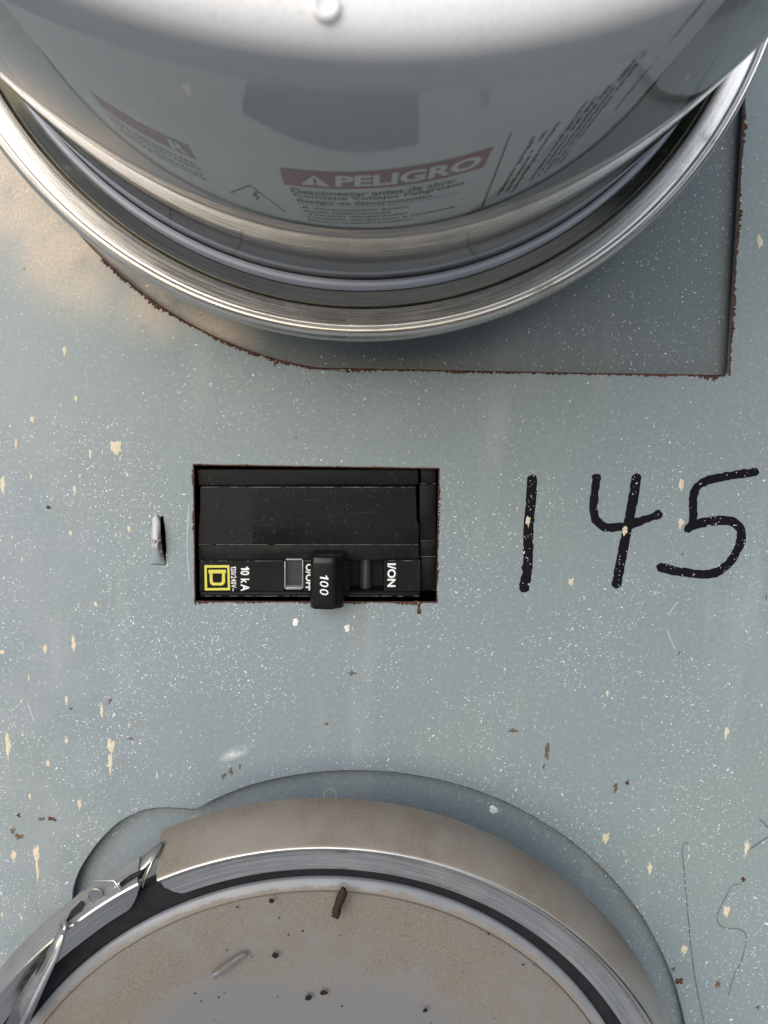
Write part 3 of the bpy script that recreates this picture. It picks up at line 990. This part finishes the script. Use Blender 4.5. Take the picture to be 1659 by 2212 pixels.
ring2 = empty("sealing_ring", (LC[0], -34, LC[1]), "dust-covered metal snap ring with a latch, below the breaker", "sealing ring", "meter sealing rings")
band_prof = [(95.4, 27), (95.2, 30), (94.2, 34), (92.6, 37.6), (91.5, 39.5), (91.1, 40.2), (90.8, 40.55), (90.4, 40.7), (90.0, 40.55), (89.7, 40.1), (89.2, 39.55), (88.4, 39.2), (87.4, 39.0), (86.0, 38.9), (84.7, 38.9), (84.4, 38.7), (84.4, 38.2), (87.6, 38.3), (89.8, 38.6), (91.6, 36.8), (93.4, 33.4), (94.4, 29.6), (94.6, 27)]
def ang(px, py, h):
    x, z = xz(px, py, h); return math.degrees(math.atan2(x - LC[0], -(z - LC[1]))) % 360
aR = ang(342, 1895, 39.5)
a2 = ang(303, 1925, 39.5)
lathe("ring_band", band_prof, LC, M_ring2, ring2, 300, aR, aR - 300, close_prof=True, wob=lambda r, h, a: (max(r, 89.6 - 5.3 * math.sin(math.pi / 2 * min(1, max(0, (aR - math.degrees(a)) / 3.6 + .25)))) if r < 89.7 else r, h))
prof2 = [(93.6, 31.5), (92.8, 34.4), (91.6, 36.9), (90.9, 38.2), (90.5, 38.4), (89.9, 38.2), (88.6, 37.6), (87.2, 37.2), (85.9, 37.1), (85.8, 36.7), (87.2, 36.8), (89.4, 37.3), (90.6, 37.2), (92.0, 33.8), (92.8, 31.3)]
end = lathe("band_end", prof2, LC, M_latch, ring2, 120, a2 - .3, a2 + 56, close_prof=True, wob=lambda r, h, a: (max(r, 90.2 - 4.4 * math.sin(math.pi / 2 * min(1, max(0, (math.degrees(a) - a2) / 4.5 + .12)))) + .5 * max(0, 1 - abs(math.degrees(a) - a2) / 10), h + 1.6))
tag(end, "lapped end of the band under the latch")


def q6(x, y, h):
    return at(x * .21875, 1814.6 + y * .21875, h)
def plate(name, pts, h, th, mat, parent, bev=.15):
    """thin metal plate: outline given as (crop x, crop y[, height])"""
    n = len(pts)
    F = [q6(p[0], p[1], p[2] if len(p) > 2 else h) for p in pts]
    verts = [tuple(p) for p in F] + [(p.x, p.y + th, p.z) for p in F]
    faces = [tuple(range(n)), tuple(reversed(range(n, 2 * n)))] + [(i, (i + 1) % n, n + (i + 1) % n, n + i) for i in range(n)]
    return mesh(name, verts, faces, mat, parent)
def strip(name, left, right, th, mat, parent):
    """sheet strip between two edges of (crop x, crop y, height) points"""
    n = len(left)
    verts = [tuple(q6(*p)) for p in left] + [tuple(q6(*p)) for p in right]
    faces = [(i, i + 1, n + i + 1, n + i) for i in range(n - 1)]
    o = mesh(name, verts, faces, mat, parent, 40)
    sm_ = o.modifiers.new("thickness", 'SOLIDIFY'); sm_.thickness = th * S; sm_.offset = 0
    return o
# outer strap of the latch, pointed at its upper end
strip("latch_strap", [(1605, 15, 33), (1450, 135, 33), (1150, 350, 32.5), (1000, 470, 32), (820, 490, 30), (560, 770, 29), (470, 960, 28), (330, 1190, 28), (190, 1480, 28), (50, 1850, 28)],
      [(1590, 150, 35), (1500, 200, 37), (1380, 330, 37), (1180, 430, 38), (980, 640, 38), (790, 800, 38), (650, 960, 38), (520, 1180, 38), (380, 1420, 38), (190, 1850, 38)], .5, M_latch, ring2)
strip("latch_insert", [(1440, 285, 37.9), (1380, 305, 38.2), (1280, 350, 38.4), (1180, 425, 38.6)],
      [(1400, 375, 37.9), (1350, 385, 38.2), (1270, 435, 38.4), (1200, 470, 38.6)], .4, M_rubber, ring2)
strip("latch_fold", [(1600, 25, 33.6), (1545, 130, 36.4), (1500, 190, 37.4), (1480, 250, 38.0), (1420, 380, 38.4), (1395, 440, 38.4)],
      [(1606, 40, 33.4), (1556, 150, 36.2), (1508, 205, 37.2), (1490, 262, 37.8), (1430, 400, 38.2), (1412, 470, 38.2)], .6, M_latch, ring2)
strip("latch_tab", [(920, 398, 36.5), (1010, 398, 38), (1130, 398, 40), (1165, 450, 40.4), (1195, 490, 40.2), (1190, 515, 39.8)],
      [(918, 412, 36.4), (1010, 412, 37.9), (1120, 413, 39.8), (1150, 460, 40.1), (1182, 500, 39.8), (1180, 520, 39.5)], .25, M_foil, ring2)
hp = q6(960, 515, 37.2)
hole = lathe("latch_rivet", [(1.75, 38.0), (1.7, 38.5), (1.5, 38.55), (1.42, 38.35), (.01, 38.3)], (hp.x, hp.z), M_latch, ring2, 28)
plate("latch_slot", [(830, 610), (800, 600), (700, 700), (650, 800), (660, 870), (720, 820), (800, 720), (840, 640)], 38.45, .1, M_dark, ring2)
tube("wire_hook", [q6(610, 860, 37), q6(612, 825, 38.5), q6(635, 815, 40), q6(648, 850, 41.6), q6(625, 930, 42)], .6, M_latch, ring2)
strip("lever", [(600, 860, 40), (520, 1010, 40.5), (430, 1180, 41), (320, 1330, 41), (180, 1560, 41), (40, 1860, 41)],
      [(650, 880, 41), (620, 1010, 41.8), (570, 1160, 42.2), (490, 1340, 42.2), (400, 1540, 42.2), (262, 1850, 42.2)], .5, M_latch, ring2)
strip("lever_rib", [(628, 850, 41.9), (590, 1000, 42.4), (520, 1170, 42.8), (430, 1340, 42.9), (330, 1540, 42.9), (170, 1860, 42.9)],
      [(652, 860, 41.9), (622, 1000, 42.4), (556, 1180, 42.8), (468, 1350, 42.9), (366, 1550, 42.9), (215, 1860, 42.9)], .6, M_foil, ring2)
plate("lever_slot", [(462, 1110), (420, 1165), (365, 1270), (345, 1350), (392, 1280), (446, 1185)], 42.0, .1, M_dark, ring2)

# ------------------------------------------------------------------ circuit breaker
bk = empty("circuit_breaker", (-18, 10, -6), "black two-pole circuit breaker with yellow D emblem set in the panel cutout", "breaker")
HB = -2.0                                                # its face lies just behind the sheet
def b(cx, cy, h=HB): return xz(293.8 + cx * .41666, 967.8 + cy * .41666, h)
def bq(name, pts, h, back, mat, bev=.3, seg=2):
    return prism(name, [b(x, y, h) for x, y in pts], -h, back, mat, bk, bev, seg)
bq("breaker_body", [(322, 202), (1452, 195.5), (1452, 382), (1466, 384), (1466, 500), (322, 503), (322, 390), (337, 388), (337, 199.5)], -2.0, 60, M_black, .18)
bq("top_ledge", [(313, 108), (1466, 108), (1468, 190), (1452, 194), (320, 198)], -2.1, 60, M_black, .55, 4)
bq("groove_strip", [(322, 504.5), (1466, 501.5), (1470, 579), (322, 581)], -2.15, 60, M_black, .15)
# lower block is built in pieces so that its windows are real recesses
LB = [(330, 582), (762, 586), (764, 740), (875, 740), (875, 584), (905, 584), (905, 560), (1290, 560), (1290, 584), (1474, 582), (1474, 774), (330, 776)]
bm = bmesh.new()
def lbq(x0, x1, y0, y1, h=-1.4, back=60, bev=0.0): add_prism(bm, [b(x0, y0, h), b(x1, y0, h), b(x1, y1, h), b(x0, y1, h)], -h, back, bev)
lbq(330, 766, 584, 742); lbq(870, 1105, 584, 742); lbq(1286, 1474, 582, 742)
add_prism(bm, [b(330, 742.5, -1.4), b(1474, 742.5, -1.4), b(1474, 774, -1.4), b(330, 776, -1.4)], 1.4, 60, .7, 4)
lbq(766, 870, 584, 742, -3.6); lbq(1105, 1286, 548, 742, -9)
lower = from_bm("label_block", bm, M_black, bk, 30)
bq("side_flange", [(1478, 104), (1556, 106), (1556, 183), (1478, 183)], -3.5, 60, M_black, .2)
bq("side_flange", [(1470, 187), (1556, 187), (1556, 478), (1470, 478)], -4.0, 60, M_black, .2)
bq("side_flange", [(1474, 482), (1556, 482), (1556, 560), (1474, 560)], -4.0, 60, M_black, .2)
bq("side_flange", [(1478, 564), (1556, 564), (1556, 738), (1478, 738)], -4.4, 60, M_black, .2)
pane = prism("window_pane", [b(x, y, -3) for x, y in ((776, 584), (861, 582), (861, 720), (776, 720))], 2.9, 3.5, simple("pane_grey", (.045, .045, .047), .12, var=.5, scale=250), bk)
verts, faces = [], []
def wear_glint(x0, x1, y, h, dens=.8):
    x = x0
    while x < x1:
        ln = rnd.uniform(4, 30)
        if rnd.random() < dens:
            wd = rnd.uniform(.8, 2.2); s0 = len(verts)
            for qx, qy in ((x, y - wd * .4), (min(x + ln, x1), y - wd * rnd.uniform(.2, .5)), (min(x + ln, x1), y + wd * rnd.uniform(.2, .5)), (x, y + wd * .4)):
                p = b(qx, qy, h); verts.append((p[0], -h - .03, p[1]))
            faces.append((s0, s0 + 1, s0 + 2, s0 + 3))
        x += ln
wear_glint(340, 1448, 203, -2.0, .75); wear_glint(326, 1462, 501, -1.95, .95); wear_glint(335, 760, 585.5, -1.3, .7); wear_glint(875, 905, 585, -1.3); wear_glint(1290, 1470, 584, -1.3, .6)
wear_glint(335, 1470, 768, -1.35, .45); wear_glint(1474, 1554, 184, -3.4, .8); wear_glint(1474, 1554, 480, -3.9, .9); wear_glint(1474, 1554, 562, -3.9, .8); wear_glint(1480, 1554, 737, -4.3, .7); wear_glint(318, 610, 124, -2.2, .95); wear_glint(620, 1400, 122, -2.25, .3)  # worn edges; the last rows paint the top ledge's highlight line in grey
tag(mesh("edge_wear_glint", verts, faces, simple("worn_glint_grey", (.24, .235, .225), .5, var=.5, scale=600), bk), kind='stuff')
verts, faces = [], []
for q in range(170):
    fx, fy = rnd.uniform(345, 1445), (rnd.uniform(206, 495) if q < 110 else rnd.uniform(600, 735) if q < 135 else rnd.uniform(505, 575))
    if q > 155: fx, fy = rnd.gauss(560, 60), rnd.gauss(450, 40)
    if 760 < fx < 1300 and fy > 580 or not 200 < fy < 740: continue
    p = b(fx, fy, -1.3 if fy > 580 else -2.0); a_ = rnd.uniform(0, 3.14); L_ = rnd.uniform(.06, .22) * (2.2 if rnd.random() > .9 else 1); W_ = rnd.uniform(.03, .07)
    s0 = len(verts); yy = (1.36 if fy > 580 else 1.955 if fy < 500 else 2.1)
    for u, v in ((-L_, -W_), (L_, -W_), (L_, W_), (-L_, W_)): verts.append((p[0] + u * math.cos(a_) - v * math.sin(a_), yy, p[1] + u * math.sin(a_) + v * math.cos(a_)))
    faces.append((s0, s0 + 1, s0 + 2, s0 + 3))
tag(mesh("dust_flecks", verts, faces, simple("grey_dust", (.075, .073, .07), .9, var=.5, scale=900), bk), kind='stuff')
stk = mesh("clear_film", [(p[0], 1.97, p[1]) for p in (b(337, 206), b(606, 206), b(606, 496), b(326, 497))], [(0, 1, 2, 3)], simple("film_grey", (.012, .012, .0122), .42, spec=.12, var=.25, scale=120), bk)
# clear lens of the trip window
bm = bmesh.new()
for x0, x1, y0, y1 in ((768, 776, 588, 728), (861, 868, 580, 728), (776, 861, 720, 734), (776, 861, 574, 582)):
    add_prism(bm, [b(x0, y0, -1.6), b(x1, y0, -1.6), b(x1, y1, -1.6), b(x0, y1, -1.6)], 1.5, 3.4, .15)
from_bm("trip_window", bm, simple("window_lip", (.26, .26, .26), .12), bk, 30)
# roller inside the handle slot
px0 = b(1160, 560, -6)[0]; px1 = b(1222, 560, -6)[0]; pz0 = b(1160, 560, -6)[1]; pz1 = b(1160, 735, -6)[1]
cxr, rr = (px0 + px1) / 2, (px1 - px0) / 2
verts, faces = [], []
for k in range(17):
    a = math.pi * k / 16
    for z in (pz0, pz1): verts.append((cxr - rr * math.cos(a), 7.0 - rr * 1.2 * math.sin(a), z))
faces = [(2 * k, 2 * k + 1, 2 * k + 3, 2 * k + 2) for k in range(16)]
mesh("slot_roller", verts, faces, simple("roller_grey", (.05, .05, .05), .4), bk, 50)
# toggle handle
HH = 9.0
def hb(cx, cy): return b(cx, cy, HH)
x0 = hb(920, 0)[0]; x1 = hb(1020, 0)[0]; x2 = hb(1088, 0)[0]; xl = hb(905, 0)[0]
zt = hb(0, 556)[1]; zb = hb(0, 832)[1]
outl = [(xl, 3.0), (xl, -HH + 1.6), (xl + .35, -HH + .6), (x0 + .2, -HH), (x1 - .2, -HH - .3), (x1 + .5, -HH - .1), (x1 + 1.1, -HH + .7), (x2 - 1.4, -HH + 1.1), (x2 - .5, -HH + 1.7), (x2, -HH + 3.2), (x2 - .1, 3.0)]
verts, faces = [], []
zs = [zt - .0, zt - .5, zt - 2, (zt + zb) / 2, zb + 1.2, zb + .4, zb]
sc_ = [.93, .99, 1, 1, 1, .99, .93]
n = len(outl)
mx_, my_ = (xl + x2) / 2, -HH / 2
for z, f in zip(zs, sc_):
    for x, y in outl: verts.append((mx_ + (x - mx_) * f, my_ + (y - my_) * f if y < 0 else y, z))
for i in range(len(zs) - 1):
    for j in range(n):
        faces.append((i * n + j, i * n + (j + 1) % n, (i + 1) * n + (j + 1) % n, (i + 1) * n + j))
faces.append(tuple(range(n))); faces.append(tuple(range((len(zs) - 1) * n, len(zs) * n)))
handle = mesh("toggle_handle", verts, faces, M_gloss, bk, 32)
text_down("handle_lettering", "100", hb(957, 0)[0], hb(1003, 0)[0], hb(0, 648)[1], hb(0, 752)[1], -HH - .33, M_white, handle, .004, lean=-.35, gap=.15)
# socket for the handle tie in the handle's upper end
tie = prism("handle_tie_hole", [(xl + 1.4, zt - .2), (x2 - 2.4, zt - .2), (x2 - 2.6, zt + .06), (xl + 1.6, zt + .06)], -HH + 1.4, -HH + 4.0, M_dark, handle)
# print on the block
YB = 1.34
def bt(name, txt, x0, x1, y0, y1, bold, mat=M_white, **kw):
    p0 = b(x0, y0, -1.4); p1 = b(x1, y1, -1.4)
    return text_down(name, txt, p0[0], p1[0], p0[1], p1[1], YB, mat, lower, bold, **kw)
bt("lettering", "10 kA", 542, 588, 615, 742, .02)
bt("lettering", "120/240V~", 492, 520, 613, 742, .012)
bt("lettering", "I/ON", 1304, 1346, 597, 720, .03)
bt("lettering", "O/OFF", 880, 915, 600, 738, .03)
def quad_ring(name, o_, i_):
    vv = [(*p[:1], YB, p[1]) for p in (b(x, y, -1.4) for x, y in o_)] + [(*p[:1], YB, p[1]) for p in (b(x, y, -1.4) for x, y in i_)]
    n = len(o_)
    return mesh(name, vv, [(i, (i + 1) % n, n + (i + 1) % n, n + i) for i in range(n)], M_yellow, lower)
quad_ring("emblem_square", [(355, 607), (484, 607), (488, 737), (357, 738)], [(367, 620), (473, 620), (476, 725), (369, 726)])
def yq(pts): return [(p[0], YB, p[1]) for p in (b(x, y, -1.4) for x, y in pts)]
D_out = [(382, 650), (382, 690), (386, 703), (397, 712), (445, 712), (457, 705), (462, 692), (461, 650)]
D_in = [(397, 650), (397, 686), (400, 694), (407, 698), (436, 698), (443, 694), (446, 686), (446, 650)]
n = 8
vv = yq(D_out) + yq(D_in) + yq([(376, 631), (466, 631), (466, 649.5), (376, 649.5)])
mesh("emblem_letter", vv, [(i, i + 1, n + i + 1, n + i) for i in range(n - 1)] + [(16, 17, 18, 19)], M_yellow, lower)

# ------------------------------------------------------------------ loose bits lying on the lower cover
def d2(x, y, h=39.6): return at(518.4 + x * .3646, 1641.8 + y * .3646, h)
tw0, tw1 = d2(615, 760, 40.3), d2(562, 930, 41.2)
axis = (tw1 - tw0)
P = [tw0 + axis * t + Vector((math.sin(t * 9) * .12, 0, math.cos(t * 7) * .1)) for t in (0, .15, .35, .6, .85, 1)]
verts, faces = [], []
na = axis.normalized(); sa = na.cross(Vector((0, 1, 0))).normalized(); sb = na.cross(sa)
rad = [.5, .92, 1.0, .86, 1.05, .9]
for i, p in enumerate(P):
    for j in range(12):
        a = 2 * math.pi * j / 12
        f = rad[i] * (1 + .42 * noise.noise((i * 1.3, math.cos(a) * 2, math.sin(a) * 2)))
        verts.append(p + sa * f * math.cos(a) + sb * f * math.sin(a))
for i in range(len(P) - 1):
    for j in range(12): faces.append((i * 12 + j, i * 12 + (j + 1) % 12, (i + 1) * 12 + (j + 1) % 12, (i + 1) * 12 + j))
faces += [tuple(range(12)), tuple(range(60, 72))]
tag(mesh("twig_stub", verts, faces, M_twig, None, 40), "short dark brown twig stub lying near the top of the dusty lower cover", "twig")

def d1(x, y, h): return at(x * .3646, 1641.8 + y * .3646, h)
L_ = [(1250, 1255, 40.2), (1300, 1225, 40.4), (1360, 1185, 40.4), (1410, 1150, 40.3), (1455, 1135, 40.0)]
M__ = [(1252, 1280, 41.4), (1310, 1245, 41.5), (1370, 1200, 41.3), (1420, 1165, 41.0), (1460, 1145, 40.3)]
R_ = [(1268, 1303, 40.3), (1325, 1262, 40.3), (1385, 1218, 40.2), (1430, 1180, 40.1), (1465, 1158, 39.9)]
verts = [tuple(d1(*p)) for q in (L_, M__, R_) for p in q]
faces = [(k * 5 + i, k * 5 + i + 1, k * 5 + i + 6, k * 5 + i + 5) for k in (0, 1) for i in range(4)]
sl_ = mesh("metal_sliver", verts, faces, M_foil, None, 50)
sm_ = sl_.modifiers.new("thickness", 'SOLIDIFY'); sm_.thickness = .15 * S
tag(sl_, "shiny curled metal sliver lying on the left of the dusty lower cover", "metal sliver")

def crumb(p, r, sx, label):
    bm = bmesh.new()
    bmesh.ops.create_icosphere(bm, subdivisions=2, radius=r)
    sd = rnd.random() * 50
    for v in bm.verts:
        v.co *= 1 + .55 * noise.noise(v.co * (1.6 / r) + Vector((sd, 0, 0)))
        v.co.x *= sx; v.co.y *= .4
        v.co += p
    o = from_bm("dirt_crumb", bm, M_crumb, None, 60)
    return tag(o, label, "crumb", "crumbs of dirt on the lower cover")
crumb(d2(405, 1408, 40.2), .75, 1.0, "roundish dark crumb on the lower cover, left of the wider one")
crumb(d2(497, 1379, 40.2), .55, 1.5, "wide flat dark crumb on the lower cover, right of the roundish one")
crumb(d2(208, 1158, 40.1), .6, 1.2, "dark purplish crumb on the lower cover between the sliver and the twig")
crumb(d2(185, 835, 39.4), .55, 1.1, "dark crumb at the upper rim of the lower cover, left of the twig")
crumb(d2(1097, 1483, 40.2), .5, 1.1, "lone dark crumb on the clean grey middle of the lower cover")
verts, faces = [], []
for k in range(260):
    a = rnd.uniform(0, 2 * math.pi); r = 79 * math.sqrt(rnd.uniform(.1, 1))
    x, z = LC[0] + r * math.sin(a), LC[1] + r * math.cos(a)
    if z < -180: continue
    sz = rnd.uniform(.08, .28)
    h0 = 39.9 - 1.5 * (r / 80) ** 2
    s0 = len(verts)
    for v in ((1, 0, 0), (-1, 0, 0), (0, 1, 0), (0, -1, 0), (0, 0, 1), (0, 0, -1)):
        verts.append((x + v[0] * sz * rnd.uniform(.6, 1.6), -h0 + v[1] * sz * .6, z + v[2] * sz * rnd.uniform(.6, 1.4)))
    for f in ((0, 2, 4), (2, 1, 4), (1, 3, 4), (3, 0, 4), (2, 0, 5), (1, 2, 5), (3, 1, 5), (0, 3, 5)): faces.append(tuple(s0 + i for i in f))
tag(mesh("dirt_grains", verts, faces, M_crumb, None), "scattered tiny dark grains of dirt on the lower cover", "dirt", None, 'stuff')
